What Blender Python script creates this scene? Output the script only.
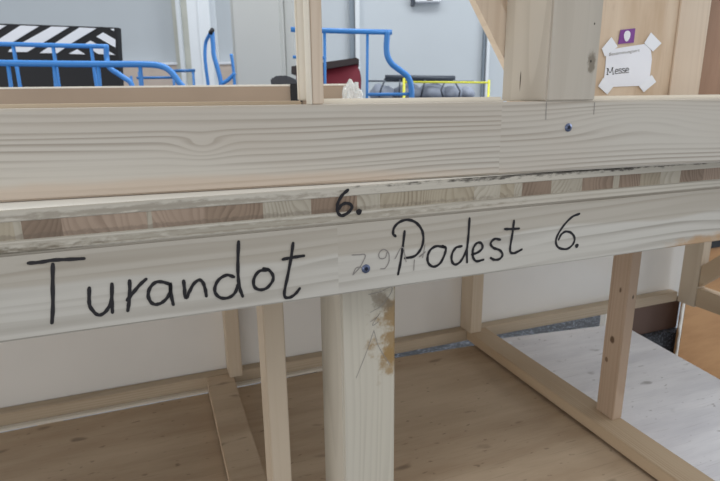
import bpy, bmesh, math, random
from mathutils import Vector, Matrix
random.seed(7)
scene = bpy.context.scene
for o in list(bpy.data.objects):
    bpy.data.objects.remove(o)
COL = scene.collection

# ---------------------------------------------------------------- camera, world, lights, exposure
# Hall axes: X right, Y away from the photographer, Z up.  The stacked platforms stand turned by PSI in the hall.
PSI = math.radians(20.9)
EYE = 1.15
DIST = 0.50
pitch, roll = math.radians(14.7), math.radians(0.6)
fw = Vector((0, math.cos(pitch), -math.sin(pitch)))
r0 = Vector((1, 0, 0)); u0 = r0.cross(fw)
rt = r0 * math.cos(roll) - u0 * math.sin(roll)
up = u0 * math.cos(roll) + r0 * math.sin(roll)
cam = bpy.data.cameras.new('camera')
cam.sensor_width = 36.0
cam.lens = 545.0 / 720.0 * 36.0
cam.clip_start = 0.02
cam.dof.use_dof = True
cam.dof.focus_distance = 0.62
cam.dof.aperture_fstop = 14.0
cam_o = bpy.data.objects.new('camera', cam)
COL.objects.link(cam_o)
cam_o.matrix_world = Matrix((
    (rt.x, up.x, -fw.x, 0), (rt.y, up.y, -fw.y, 0), (rt.z, up.z, -fw.z, EYE), (0, 0, 0, 1)))
scene.camera = cam_o

world = bpy.data.worlds.new('hall_light')
scene.world = world
world.use_nodes = True
bg = world.node_tree.nodes['Background']
bg.inputs['Color'].default_value = (0.90, 0.95, 1.0, 1)
bg.inputs['Strength'].default_value = 0.50

def area(name, loc, rot, size, power, col=(1, 1, 1)):
    l = bpy.data.lights.new(name, 'AREA')
    l.energy = power; l.size = size[0]; l.shape = 'RECTANGLE'; l.size_y = size[1]; l.color = col
    o = bpy.data.objects.new(name, l); COL.objects.link(o)
    o.location = loc; o.rotation_euler = rot
    return o
area('hall_lamp_front', (0.6, -1.8, 5.2), (math.radians(18), 0, 0), (5, 2), 60, (0.96, 0.98, 1.0))
area('hall_lamp_back', (0.5, 2.8, 5.2), (0, 0, 0), (6, 2), 220, (0.93, 0.97, 1.0))
area('front_fill', (-1.5, -5.0, 1.0), (math.radians(90), 0, math.radians(-14)), (6, 1.9), 60, (1.0, 0.98, 0.95))  # added fill from behind the camera, brightens the space under the deck
area('left_fill', (-4.5, -1.2, 0.95), (0, math.radians(-90), math.radians(10)), (1.8, 4), 50, (1.0, 0.98, 0.96))  # added fill from the left, lifts the left faces of post and studs
area('hall_window_side', (5.5, 1.6, 2.6), (0, math.radians(68), 0), (3, 3), 135, (0.90, 0.95, 1.0))

scene.view_settings.view_transform = 'Standard'
scene.view_settings.look = 'None'
scene.view_settings.gamma = 1.0
scene.view_settings.use_curve_mapping = False
scene.view_settings.exposure = 0.06

# ---------------------------------------------------------------- materials
def lin(c):
    return tuple(((v / 255) / 12.92 if v / 255 <= 0.04045 else ((v / 255 + 0.055) / 1.055) ** 2.4) for v in c) + (1.0,)

class Nodes:
    def __init__(self, name):
        self.m = bpy.data.materials.new(name); self.m.use_nodes = True
        self.t = self.m.node_tree; self.t.nodes.clear()
        self.out = self.t.nodes.new('ShaderNodeOutputMaterial')
        self.b = self.t.nodes.new('ShaderNodeBsdfPrincipled')
        self.t.links.new(self.b.outputs[0], self.out.inputs[0])
    def n(self, typ, **kw):
        x = self.t.nodes.new(typ)
        for k, v in kw.items(): setattr(x, k, v)
        return x
    def put(self, sock, v):
        if hasattr(v, 'is_linked') or isinstance(v, bpy.types.NodeSocket): self.t.links.new(v, sock)
        else: sock.default_value = v
    def math(self, op, a, b=0.0, clamp=False):
        x = self.n('ShaderNodeMath', operation=op, use_clamp=clamp)
        self.put(x.inputs[0], a); self.put(x.inputs[1], b)
        return x.outputs[0]
    def mix(self, f, a, b, mode='MIX'):
        x = self.n('ShaderNodeMix', data_type='RGBA', blend_type=mode)
        self.put(x.inputs['Factor'], f)
        self.put(x.inputs[6], a); self.put(x.inputs[7], b)
        return x.outputs[2]
    def ramp(self, v, lo, hi, a=0.0, b=1.0):
        x = self.n('ShaderNodeMapRange', clamp=True, interpolation_type='SMOOTHSTEP')
        self.put(x.inputs[0], v); x.inputs[1].default_value = lo; x.inputs[2].default_value = hi
        x.inputs[3].default_value = a; x.inputs[4].default_value = b
        return x.outputs[0]
    def xyz(self, x_, y_, z_):
        c = self.n('ShaderNodeCombineXYZ')
        for s, v in zip(c.inputs, (x_, y_, z_)): self.put(s, v)
        return c.outputs[0]
    def noise(self, vec, scale=1.0, detail=3.0, rough=0.5):
        x = self.n('ShaderNodeTexNoise'); self.put(x.inputs['Vector'], vec)
        x.inputs['Scale'].default_value = scale; x.inputs['Detail'].default_value = detail
        x.inputs['Roughness'].default_value = rough
        return x.outputs[0]
    def obj(self):
        s = self.n('ShaderNodeSeparateXYZ')
        self.t.links.new(self.n('ShaderNodeTexCoord').outputs['Object'], s.inputs[0])
        return s.outputs

def wood(name, base, dark, axis='x', ring='z', freq=150, amp=1.6, contrast=0.5, seed=0.0, joints=(), knots=0.0,
         rough=0.55, stains=(), tint=None, wave=1.0, bumps=(), band=None):
    """planed softwood: growth rings running along `axis`, optional finger joints and local stains"""
    N = Nodes(name)
    o = dict(zip('xyz', N.obj()))
    L = o[axis]; R = o[ring]; T = o[[k for k in 'xyz' if k not in (axis, ring)][0]]
    sd = seed
    for j, off in joints:
        sd = N.math('ADD', sd, N.math('MULTIPLY', N.math('GREATER_THAN', L, j), off))
    low = N.noise(N.xyz(N.math('MULTIPLY', L, 1.7 * wave), N.math('MULTIPLY', R, 9.0), N.math('ADD', N.math('MULTIPLY', T, 9.0), sd)), 1.0, 2.0, 0.45)
    ph = N.math('ADD', N.math('MULTIPLY', R, float(freq)), N.math('MULTIPLY', N.math('ADD', low, N.math('MULTIPLY', sd, 0.37)), amp * 7.0))
    mid = N.noise(N.xyz(N.math('MULTIPLY', L, 1.1), N.math('MULTIPLY', R, 55.0), N.math('ADD', sd, 2.0)), 1.0, 1.0)
    ph = N.math('ADD', ph, N.math('MULTIPLY', mid, 2.2))
    for (l0, wl_, r0_, wr_, k_) in bumps:                              # rings bending round a hidden knot
        dl = N.math('DIVIDE', N.math('SUBTRACT', L, l0), wl_); dr = N.math('DIVIDE', N.math('SUBTRACT', R, r0_), wr_)
        q = N.math('ADD', N.math('MULTIPLY', dl, dl), N.math('MULTIPLY', dr, dr))
        ph = N.math('ADD', ph, N.math('MULTIPLY', N.math('POWER', 2.718, N.math('MULTIPLY', q, -1.0)), k_))
    fr = N.math('FRACT', ph)
    late = N.math('MULTIPLY', N.ramp(fr, 0.30, 0.86), N.ramp(fr, 0.90, 1.0, 1.0, 0.0))      # soft early wood, darker late wood line
    strong = N.ramp(N.noise(N.xyz(N.math('MULTIPLY', L, 2.0), N.math('MULTIPLY', R, 30.0), N.math('ADD', sd, 4.0)), 1.0, 2.0), 0.32, 0.68, 0.12, 1.0)
    fibre = N.noise(N.xyz(N.math('MULTIPLY', L, 14.0), N.math('MULTIPLY', R, 900.0), N.math('MULTIPLY', T, 900.0)), 1.0, 2.0, 0.6)
    f = N.math('MULTIPLY', N.math('MULTIPLY', late, strong), contrast)
    f = N.math('ADD', f, N.math('MULTIPLY', N.math('SUBTRACT', fibre, 0.5), 0.22 * contrast + 0.06), clamp=True)
    col = N.mix(f, lin(base), lin(dark))
    broad = N.noise(N.xyz(N.math('MULTIPLY', L, 3.0), N.math('MULTIPLY', R, 10.0), N.math('ADD', N.math('MULTIPLY', T, 10.0), N.math('ADD', sd, 9.0))), 1.0, 3.0)
    col = N.mix(N.ramp(broad, 0.35, 0.75, 0.0, 0.5), col, lin(tint or dark))
    if band:                                                              # a darker heartwood band along the board
        lo, hi, bc, bk = band
        zz = N.math('ADD', R, N.math('MULTIPLY', N.math('SUBTRACT', N.noise(N.xyz(N.math('MULTIPLY', L, 3.0), 0.0, sd), 1.0, 2.0), 0.5), 0.05))
        col = N.mix(N.ramp(zz, lo, hi, 0.0, bk), col, lin(bc))
    if knots:
        v = N.n('ShaderNodeTexVoronoi'); N.put(v.inputs['Vector'], N.xyz(N.math('MULTIPLY', L, 0.55), R, T))
        v.inputs['Scale'].default_value = knots
        wob = N.math('ADD', v.outputs['Distance'], N.math('MULTIPLY', N.math('SUBTRACT', fibre, 0.5), 0.06))
        pick = N.math('GREATER_THAN', N.n_sep(v.outputs['Color']), 0.45) if hasattr(N, 'n_sep') else 1.0
        col = N.mix(N.math('MULTIPLY', N.ramp(wob, 0.04, 0.16, 0.75, 0.0), pick), col, lin([int(c * 0.45) for c in dark]))
    for (ax1, c1, w1, ax2, c2, w2, colr, k, sc) in stains:
        sx = 0.3 if axis == 'x' else 1.0
        d1 = N.math('DIVIDE', N.math('SUBTRACT', o[ax1], c1), w1); d2 = N.math('DIVIDE', N.math('SUBTRACT', o[ax2], c2), w2)
        d = N.math('SQRT', N.math('ADD', N.math('MULTIPLY', d1, d1), N.math('MULTIPLY', d2, d2)))
        nz = N.noise(N.xyz(N.math('MULTIPLY', o['x'], float(sc) * sx), N.math('MULTIPLY', o['y'], float(sc)), N.math('MULTIPLY', o['z'], float(sc))), 1.0, 5.0, 0.65)
        e = N.math('ADD', d, N.math('MULTIPLY', N.math('SUBTRACT', nz, 0.5), 2.6))
        col = N.mix(N.ramp(e, 0.35, 1.0, k, 0.0), col, lin(colr))
    N.put(N.b.inputs['Base Color'], col)
    N.b.inputs['Roughness'].default_value = rough
    N.b.inputs['Specular IOR Level'].default_value = 0.3
    bp = N.n('ShaderNodeBump'); bp.inputs['Strength'].default_value = 0.12; bp.inputs['Distance'].default_value = 0.001
    N.put(bp.inputs['Height'], N.math('SUBTRACT', 1.0, f)); N.put(N.b.inputs['Normal'], bp.outputs[0])
    return N.m

def ply(name, base, dark, knot, axis='x', seed=0.0, kn=9.0, rough=0.5, amount=0.8):
    """flat plywood face: cloudy figure, faint grain and scattered small knots"""
    N = Nodes(name)
    o = dict(zip('xyz', N.obj())); L = o[axis]
    a, b = [o[k] for k in 'xyz' if k != axis]
    fig = N.noise(N.xyz(N.math('MULTIPLY', L, 2.6), N.math('MULTIPLY', a, 13.0), N.math('ADD', N.math('MULTIPLY', b, 13.0), seed)), 1.0, 5.0, 0.6)
    fib = N.noise(N.xyz(N.math('MULTIPLY', L, 12.0), N.math('MULTIPLY', a, 380.0), N.math('MULTIPLY', b, 380.0)), 1.0, 2.0)
    col = N.mix(N.ramp(fig, 0.32, 0.72), lin(base), lin(dark))
    col = N.mix(N.ramp(fib, 0.55, 0.85, 0.0, 0.25), col, lin(knot))
    kx = N.noise(N.xyz(N.math('MULTIPLY', L, kn), N.math('ADD', N.math('MULTIPLY', a, kn * 2.4), seed), N.math('MULTIPLY', b, kn * 2.4)), 1.0, 1.5, 0.4)
    col = N.mix(N.ramp(kx, 0.69, 0.80, 0.0, amount), col, lin(knot))
    k2 = N.noise(N.xyz(N.math('MULTIPLY', L, kn * 4), N.math('ADD', N.math('MULTIPLY', a, kn * 9), seed + 3), N.math('MULTIPLY', b, kn * 9)), 1.0, 1.0, 0.4)
    col = N.mix(N.ramp(k2, 0.70, 0.80, 0.0, amount * 0.8), col, lin(knot))
    N.put(N.b.inputs['Base Color'], col); N.b.inputs['Roughness'].default_value = rough
    N.b.inputs['Specular IOR Level'].default_value = 0.3
    return N.m

def paint(name, c, rough=0.5, metal=0.0, var=0.06, scale=6.0, spec=0.4):
    N = Nodes(name)
    o = N.obj()
    nz = N.noise(N.xyz(o[0], o[1], o[2]), scale, 4.0)
    N.put(N.b.inputs['Base Color'], N.mix(N.ramp(nz, 0.3, 0.75, 0.0, var * 4), lin(c), lin([int(v * 0.78) for v in c])))
    N.b.inputs['Roughness'].default_value = rough; N.b.inputs['Metallic'].default_value = metal
    N.b.inputs['Specular IOR Level'].default_value = spec
    return N.m

BEAM_J = ((0.1670, 5.3),)
M = {}
M['rail'] = wood('spruce_rail_writing', (197, 192, 183), (138, 129, 117), 'x', 'z', 90, 0.75, 0.62, 3.0, BEAM_J,
    stains=(('x', 0.80, 0.20, 'z', 0.958, 0.016, (176, 134, 84), 0.75, 30), ('x', 1.3, 0.4, 'z', 0.962, 0.02, (176, 134, 84), 0.6, 30)), tint=(176, 168, 156), band=(0.996, 1.001, (164, 152, 135), 0.5))
M['rail_upper'] = wood('spruce_rail_upper', (197, 190, 179), (132, 119, 105), 'x', 'z', 165, 0.55, 0.62, 7.0, ((-0.0348, 3.7),), tint=(182, 168, 152),
    bumps=((-0.3443, 0.020, 1.108, 0.011, 1.5), (0.1514, 0.09, 1.12, 0.02, -2.0)),
    stains=(('x', -0.35, 0.5, 'z', 1.070, 0.012, (196, 172, 150), 0.5, 8),))
M['post'] = wood('spruce_post', (196, 188, 172), (150, 140, 124), 'z', 'x', 130, 0.8, 0.34, 1.0,
    stains=(('x', 0.245, 0.032, 'z', 0.895, 0.06, (146, 116, 71), 0.85, 60), ('x', 0.228, 0.018, 'z', 0.93, 0.022, (128, 116, 100), 0.7, 60),
            ('x', 0.241, 0.016, 'z', 0.855, 0.02, (152, 122, 77), 0.8, 70)), tint=(192, 185, 172))
M['post_upper'] = wood('spruce_post_upper', (190, 180, 166), (150, 138, 122), 'z', 'x', 60, 0.9, 0.25, 5.0,
    stains=(('x', 0.0735, 0.006, 'z', 1.185, 0.016, (115, 104, 89), 0.8, 70), ('x', 0.0727, 0.0016, 'z', 1.186, 0.0022, (47, 38, 33), 1.0, 20),
            ('x', 0.073, 0.0012, 'z', 1.2245, 0.0016, (57, 48, 41), 1.0, 20), ('y', 0.052, 0.0014, 'z', 1.168, 0.012, (79, 65, 54), 1.0, 20)), tint=(183, 177, 167))
M['lath_z'] = wood('warm_lath_upright', (195, 179, 158), (160, 135, 110), 'z', 'x', 90, 0.8, 0.28, 2.0, tint=(184, 163, 138))
M['lath_y'] = wood('warm_lath_crossways', (187, 165, 138), (152, 126, 97), 'y', 'x', 150, 0.6, 0.45, 4.0, tint=(174, 146, 115))
M['lath_x'] = wood('warm_lath_along', (193, 176, 153), (158, 135, 110), 'x', 'z', 150, 0.6, 0.45, 6.0, tint=(182, 161, 136))
M['pale_lath'] = wood('pale_lath', (228, 221, 208), (200, 187, 167), 'x', 'z', 150, 0.4, 0.4, 8.0, tint=(221, 211, 195))
M['pale_lath_z'] = wood('pale_lath_upright', (224, 217, 203), (194, 179, 159), 'z', 'x', 150, 0.4, 0.4, 8.5, tint=(217, 205, 188))
M['beige'] = wood('beige_lath', (212, 194, 174), (186, 164, 142), 'z', 'x', 90, 0.5, 0.35, 1.5, tint=(202, 180, 158))
M['knotty'] = wood('knotty_stud', (182, 159, 138), (145, 120, 99), 'z', 'y', 130, 0.6, 0.45, 9.0, tint=(169, 145, 121),
    stains=(('y', 0.214, 0.006, 'z', 0.705, 0.010, (87, 63, 44), 0.9, 40), ('y', 0.222, 0.004, 'z', 0.66, 0.006, (101, 75, 55), 0.8, 40),
            ('y', 0.208, 0.004, 'z', 0.803, 0.008, (87, 63, 44), 0.9, 40), ('x', 0.793, 0.003, 'z', 0.794, 0.006, (64, 49, 37), 0.9, 40)))
M['veneer'] = wood('deck_veneer', (196, 189, 176), (140, 130, 114), 'x', 'z', 200, 0.3, 0.45, 2.5, tint=(176, 165, 150),
    stains=(('x', 0.46, 0.28, 'z', 1.0665, 0.0060, (62, 56, 50), 0.9, 260), ('x', -0.14, 0.12, 'z', 1.0310, 0.0060, (92, 82, 64), 0.75, 240),
            ('x', 0.62, 0.2, 'z', 1.0665, 0.0035, (64, 58, 52), 0.8, 300), ('x', 0.0, 0.2, 'z', 1.0600, 0.0040, (120, 108, 92), 0.5, 260), ('x', 0.1, 0.3, 'z', 1.0350, 0.0040, (120, 108, 88), 0.45, 260)))
M['core_brown'] = wood('core_block_brown', (146, 126, 108), (104, 86, 72), 'y', 'x', 190, 2.4, 0.75, 5.0, wave=4.0, stains=(('x', 0.0, 0.5, 'z', 1.043, 0.003, (100, 88, 76), 0.4, 160),))
M['core_rose'] = wood('core_block_rose', (168, 147, 129), (132, 112, 96), 'y', 'x', 190, 2.4, 0.75, 6.0, wave=4.0, stains=(('x', 0.0, 0.5, 'z', 1.043, 0.003, (100, 88, 76), 0.4, 160),))
M['core_pale'] = wood('core_block_pale', (180, 171, 155), (140, 130, 114), 'y', 'x', 190, 2.4, 0.75, 4.0, wave=4.0, stains=(('x', 0.0, 0.5, 'z', 1.043, 0.003, (100, 88, 76), 0.4, 160),))
M['core_tan'] = wood('core_block_tan', (172, 160, 140), (128, 114, 94), 'y', 'x', 190, 2.4, 0.75, 7.0, wave=4.0, stains=(('x', 0.0, 0.5, 'z', 1.043, 0.003, (100, 88, 76), 0.4, 160),))
M['deck_top'] = wood('deck_top_face', (234, 229, 219), (210, 203, 189), 'x', 'y', 120, 0.5, 0.3, 1.0)
M['ply_brown'] = ply('plywood_brown', (200, 178, 152), (176, 152, 126), (92, 74, 60), 'x', 1.0, 14.0, amount=0.6)
M['ply_white'] = ply('plywood_whitewashed', (242, 240, 242), (218, 216, 220), (120, 110, 106), 'x', 4.0, 14.0, 0.35, amount=0.6)
M['ply_panel'] = ply('plywood_panel', (220, 200, 177), (194, 168, 140), (150, 124, 100), 'z', 7.0, 6.0, amount=0.5)
M['back_panel'] = paint('white_coated_panel', (228, 224, 218), 0.15, 0, 0.03, 5, 0.6)
M['cardboard'] = paint('brown_board', (170, 150, 131), 0.8, 0, 0.05, 5)
M['cardboard_edge'] = paint('brown_board_edge', (236, 230, 220), 0.8, 0, 0.02)
M['orange_board'] = ply('orange_board', (186, 142, 98), (160, 116, 76), (116, 78, 48), 'x', 2.0, 5.0, amount=0.3)
M['dark_board'] = paint('dark_brown_board', (96, 74, 64), 0.7)
M['panel_brown'] = ply('darker_brown_panel', (164, 130, 106), (142, 110, 88), (100, 76, 60), 'z', 3.0, 4.0, amount=0.3)
M['black'] = paint('black_matte', (24, 24, 28), 0.6, 0, 0.02)
N = Nodes('speckled_black'); o_ = N.obj()
sp = N.noise(N.xyz(o_[0], o_[1], o_[2]), 120.0, 3.0, 0.7)
N.put(N.b.inputs['Base Color'], N.mix(N.ramp(sp, 0.50, 0.68), lin((22, 22, 26)), lin((110, 114, 124)))); N.b.inputs['Roughness'].default_value = 0.6
M['speckle'] = N.m
M['ink'] = paint('marker_ink', (30, 27, 30), 0.5, 0, 0.0)
M['pencil'] = paint('pencil_grey', (138, 132, 127), 0.6, 0, 0.0)
M['screw_steel'] = paint('screw_blue_zinc', (104, 112, 136), 0.35, 0.8, 0.05)
M['screw_dark'] = paint('screw_recess', (36, 40, 56), 0.5, 0.3, 0.0)
M['blue'] = paint('blue_enamel', (62, 134, 208), 0.35, 0, 0.03, 4, 0.5)
M['hall_wall'] = paint('hall_wall_panel', (196, 202, 207), 0.55, 0, 0.03, 1.0)
M['wall_seam'] = paint('wall_panel_joint', (140, 150, 160), 0.6)
M['hall_white'] = paint('white_lacquered_steel', (226, 230, 234), 0.45, 0, 0.02, 2)
M['hall_grey'] = paint('grey_lacquered_steel', (198, 199, 196), 0.5, 0, 0.03, 1.5)
M['hall_beige'] = paint('beige_trim', (198, 198, 188), 0.6)
M['base_boards'] = paint('pinkish_base_boards', (206, 190, 178), 0.7)
M['concrete'] = paint('hall_concrete', (136, 140, 146), 0.6, 0, 0.12, 9)
M['white'] = paint('white_paint', (236, 238, 244), 0.5, 0, 0.02)
M['paper'] = paint('white_paper', (238, 240, 248), 0.6, 0, 0.015, 20)
M['tape'] = paint('white_tape', (240, 243, 250), 0.4, 0, 0.02, 30)
M['purple'] = paint('purple_sticker', (128, 66, 148), 0.45, 0, 0.02)
M['red'] = paint('red_upholstery', (124, 38, 52), 0.7, 0, 0.08, 8)
M['lid'] = paint('dark_brown_plastic', (64, 54, 54), 0.5)
M['yellow'] = paint('yellow_enamel', (226, 224, 70), 0.4)
M['bundle'] = paint('dark_grey_bundle', (150, 157, 172), 0.6, 0, 0.12, 14)
M['pipe_dark'] = paint('dark_grey_tube', (76, 82, 92), 0.4)
M['cloth'] = paint('dark_grey_cloth', (84, 86, 92), 0.85)
M['metal_strip'] = paint('grey_rail_strip', (160, 168, 182), 0.35, 0.4)
N = Nodes('clear_foil')
N.b.inputs['Base Color'].default_value = (0.92, 0.92, 0.9, 1); N.b.inputs['Roughness'].default_value = 0.25
N.b.inputs['Transmission Weight'].default_value = 0.55; N.b.inputs['IOR'].default_value = 1.2
M['foil'] = N.m

# ---------------------------------------------------------------- builders
def link(name, me, mat, parent=None):
    o = bpy.data.objects.new(name, me); COL.objects.link(o)
    for m in (mat if isinstance(mat, (list, tuple)) else [mat]): me.materials.append(M[m])
    if parent is not None:
        o.parent = parent
        if 'base' in parent: o.location = -Vector(parent['base'])
    return o
def finish(name, bm, mat, parent=None, smooth=False):
    bmesh.ops.recalc_face_normals(bm, faces=bm.faces)
    me = bpy.data.meshes.new(name); bm.to_mesh(me); bm.free()
    if smooth:
        for p in me.polygons: p.use_smooth = True
    return link(name, me, mat, parent)
def addbox(bm, x0, x1, y0, y1, z0, z1, bev=0.0015, mi=0):
    vs = [bm.verts.new((x, y, z)) for x in (x0, x1) for y in (y0, y1) for z in (z0, z1)]
    fs = [bm.faces.new([vs[i] for i in q]) for q in ((0, 1, 3, 2), (4, 6, 7, 5), (0, 4, 5, 1), (2, 3, 7, 6), (0, 2, 6, 4), (1, 5, 7, 3))]
    for f in fs: f.material_index = mi
    if bev:
        es = list({e for f in fs for e in f.edges})
        bmesh.ops.bevel(bm, geom=es, offset=bev, segments=2, affect='EDGES', material=-1)
def box(name, mat, parent, x0, x1, y0, y1, z0, z1, bev=0.0015):
    bm = bmesh.new(); addbox(bm, x0, x1, y0, y1, z0, z1, bev)
    return finish(name, bm, mat, parent)
def prism(bm, poly, axis, a, b):
    """extrude polygon [(u,v)] between a and b along axis"""
    def P(u, v, w): return {'x': (w, u, v), 'y': (u, w, v), 'z': (u, v, w)}[axis]
    A = [bm.verts.new(P(u, v, a)) for u, v in poly]; B = [bm.verts.new(P(u, v, b)) for u, v in poly]
    bm.faces.new(A); bm.faces.new(B[::-1]); n = len(poly)
    for i in range(n): bm.faces.new((A[i], B[i], B[(i + 1) % n], A[(i + 1) % n]))
def extr(name, mat, parent, poly, axis, a, b, bev=0.0):
    bm = bmesh.new(); prism(bm, poly, axis, a, b)
    if bev: bmesh.ops.bevel(bm, geom=list(bm.edges), offset=bev, segments=2, affect='EDGES')
    return finish(name, bm, mat, parent)
def smooth_path(pts, n=6):
    P = [Vector(p) for p in pts]
    if len(P) < 3: return P
    out = []; T = []
    for i, p in enumerate(P):
        a = P[max(i - 1, 0)]; c = P[min(i + 1, len(P) - 1)]
        d = (c - a).normalized() if (c - a).length > 1e-9 else Vector((0, 0, 0))
        ls = [v for v in ((p - a).length, (c - p).length) if v > 1e-9]
        T.append(d * min(ls))
    for i in range(len(P) - 1):
        b, c, m0, m1 = P[i], P[i + 1], T[i], T[i + 1]
        for k in range(n):
            t = k / n; t2 = t * t; t3 = t2 * t
            out.append(b * (2 * t3 - 3 * t2 + 1) + m0 * (t3 - 2 * t2 + t) + c * (-2 * t3 + 3 * t2) + m1 * (t3 - t2))
    out.append(P[-1]); return out
def addtube(bm, pts, r, seg=10, sm=True, n=6, r_end=None):
    P = smooth_path(pts, n) if sm else [Vector(p) for p in pts]
    rings = []; nrm = None
    for i, p in enumerate(P):
        t = (P[min(i + 1, len(P) - 1)] - P[max(i - 1, 0)]).normalized()
        if nrm is None:
            nrm = t.cross(Vector((0.13, 0.21, 1))).normalized()
        nrm = (nrm - t * nrm.dot(t)).normalized(); bn = t.cross(nrm)
        rr = r if r_end is None else r + (r_end - r) * i / (len(P) - 1)
        rings.append([bm.verts.new(p + (nrm * math.cos(a) + bn * math.sin(a)) * rr) for a in [2 * math.pi * k / seg for k in range(seg)]])
    for A, B in zip(rings, rings[1:]):
        for k in range(seg): bm.faces.new((A[k], A[(k + 1) % seg], B[(k + 1) % seg], B[k]))
    bm.faces.new(rings[0][::-1]); bm.faces.new(rings[-1])
def tube(name, mat, parent, pts, r, **kw):
    bm = bmesh.new(); addtube(bm, pts, r, **kw); return finish(name, bm, mat, parent, True)
def addstroke(bm, pts, w, y, th=0.0003, ends=0.9):
    """a pen stroke on an upright face: pts are (x, z), the ink lies th in front of y"""
    P = smooth_path([(a, b, 0) for a, b in pts], 7); n = len(P)
    L = []; R = []
    for i, p in enumerate(P):
        t = (P[min(i + 1, n - 1)] - P[max(i - 1, 0)]).normalized(); q = Vector((-t.y, t.x, 0))
        k = w / 2 * (ends if i in (0, n - 1) else 1.0) * (1 + 0.10 * math.sin(i * 0.9))
        L.append(p + q * k); R.append(p - q * k)
    def cap(c, d):
        a0 = math.atan2(d.y, d.x); return [c + Vector((math.cos(a0 + s), math.sin(a0 + s), 0)) * (w / 2 * ends) for s in (math.pi / 2, math.pi / 4, 0, -math.pi / 4, -math.pi / 2)]
    def quad(vs): 
        try: bm.faces.new(vs)
        except ValueError: pass
    top = lambda v: bm.verts.new((v.x, y - th, v.y))
    LV = [top(v) for v in L]; RV = [top(v) for v in R]
    for i in range(n - 1): quad((LV[i], LV[i + 1], RV[i + 1], RV[i]))
    c1 = [top(v) for v in cap(P[-1], (P[-1] - P[-2]))]; quad(c1)
    c0 = [top(v) for v in cap(P[0], (P[0] - P[1]))]; quad(c0)
def lettering(name, mat, parent, strokes, w, y, dots=()):
    bm = bmesh.new()
    for i, s in enumerate(strokes): addstroke(bm, s, w, y, 0.0003 + 0.00004 * i)
    for (x, z, r) in dots:
        bm.faces.new([bm.verts.new((x + r * math.cos(a) * (1 + .12 * math.sin(3 * a)), y - 0.0004, z + r * math.sin(a))) for a in [2 * math.pi * k / 18 for k in range(18)]])
    for f in bm.faces:
        f.normal_update()
        if f.normal.y > 0: f.normal_flip()
    ext = bmesh.ops.solidify
    me = bpy.data.meshes.new(name); bm.to_mesh(me); bm.free()
    return link(name, me, mat, parent)
def screw(parent, x, z, r, y):
    bm = bmesh.new()
    prof = [(0.0, 0.0016), (r * 0.55, 0.0016), (r, 0.0006), (r, -0.001)]
    rings = [[bm.verts.new((x + q * math.cos(a), y - h, z + q * math.sin(a))) for a in [2 * math.pi * k / 20 for k in range(20)]] for q, h in prof[1:]]
    for A, B in zip(rings, rings[1:]):
        for k in range(20): bm.faces.new((A[k], B[k], B[(k + 1) % 20], A[(k + 1) % 20]))
    bm.faces.new(rings[0])
    s = finish('screw', bm, 'screw_steel', parent)
    bm = bmesh.new()
    bm.faces.new([bm.verts.new((x + r * (0.5 if k % 2 else 0.32) * math.cos(a), y - 0.00175, z + r * (0.5 if k % 2 else 0.32) * math.sin(a))) for k, a in [(k, 2 * math.pi * k / 12) for k in range(12)]])
    me = bpy.data.meshes.new('screw_recess'); 
    for f in bm.faces:
        f.normal_update()
        if f.normal.y > 0: f.normal_flip()
    # joined into the screw as its star-shaped drive
    bm.from_mesh(s.data)
    s.data.materials.append(M['screw_dark'])
    far = min(v.co.y for v in bm.verts)
    for f in bm.faces: f.material_index = 1 if all(abs(v.co.y - far) < 1e-5 for v in f.verts) else 0
    bm.to_mesh(s.data); bm.free()
    return s
def thing(name, label, cat, loc=(0, 0, 0), rz=0.0, base=None, group=None):
    o = bpy.data.objects.new(name, None); COL.objects.link(o)
    o.empty_display_size = 0.1
    o.location = loc; o.rotation_euler = (0, 0, rz); o['label'] = label; o['category'] = cat
    if base is not None: o['base'] = base
    if group: o['group'] = group
    return o
def tag(o, label, cat, group=None, kind=None):
    o['label'] = label; o['category'] = cat
    if group: o['group'] = group
    if kind: o['kind'] = kind
    return o
def struct(o): o['kind'] = 'structure'; return o

# ---------------------------------------------------------------- frames of the two stacked platforms
def P2H(x, y, z):                       # platform axes (x along the front rail, y inwards) to hall axes
    c, s = math.cos(PSI), math.sin(PSI); y += DIST
    return Vector((x * c - y * s, x * s + y * c, z))
TH = -math.atan(0.072)                  # the upper platform was set down slightly askew

# ---------------------------------------------------------------- the hall
struct(box('floor', 'concrete', None, -9, 9, -6, 6.45, -0.1, 0.0, 0))
struct(box('wall_back', 'hall_wall', None, -9, 9, 6.3, 6.45, 0.0, 4.2, 0))
# seams and white posts on the back wall
struct(box('trim_1', 'hall_white', None, *(-0.0282, 0.0205), 6.2, 6.3, 0.0, 4.2, 0.005))
struct(box('trim_2', 'wall_seam', None, *(-0.0883, -0.0339), 6.24, 6.3, 0.0, 4.2, 0.003))
struct(box('trim_3', 'hall_white', None, *(1.3900, 1.4225), 6.2, 6.3, 0.0, 4.2, 0.005))
struct(box('trim_4', 'wall_seam', None, *(1.3587, 1.3827), 6.24, 6.3, 0.0, 4.2, 0.003))
struct(box('trim_5', 'hall_beige', None, *(-1.9529, -1.7601), 6.15, 6.3, 0.0, 4.2, 0.01))
struct(box('trim_6', 'hall_white', None, *(-1.8945, -1.8520), 6.1, 6.15, 0.0, 4.2, 0.004))
struct(box('baseboard_back', 'base_boards', None, *(-2.6729, -1.3055), 6.18, 6.3, 0.0, 1.5104, 0.004))
struct(box('trim_7', 'white', None, *(-2.6642, -1.3013), 6.16, 6.3, 1.5093, 1.5369, 0.004))
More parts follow.
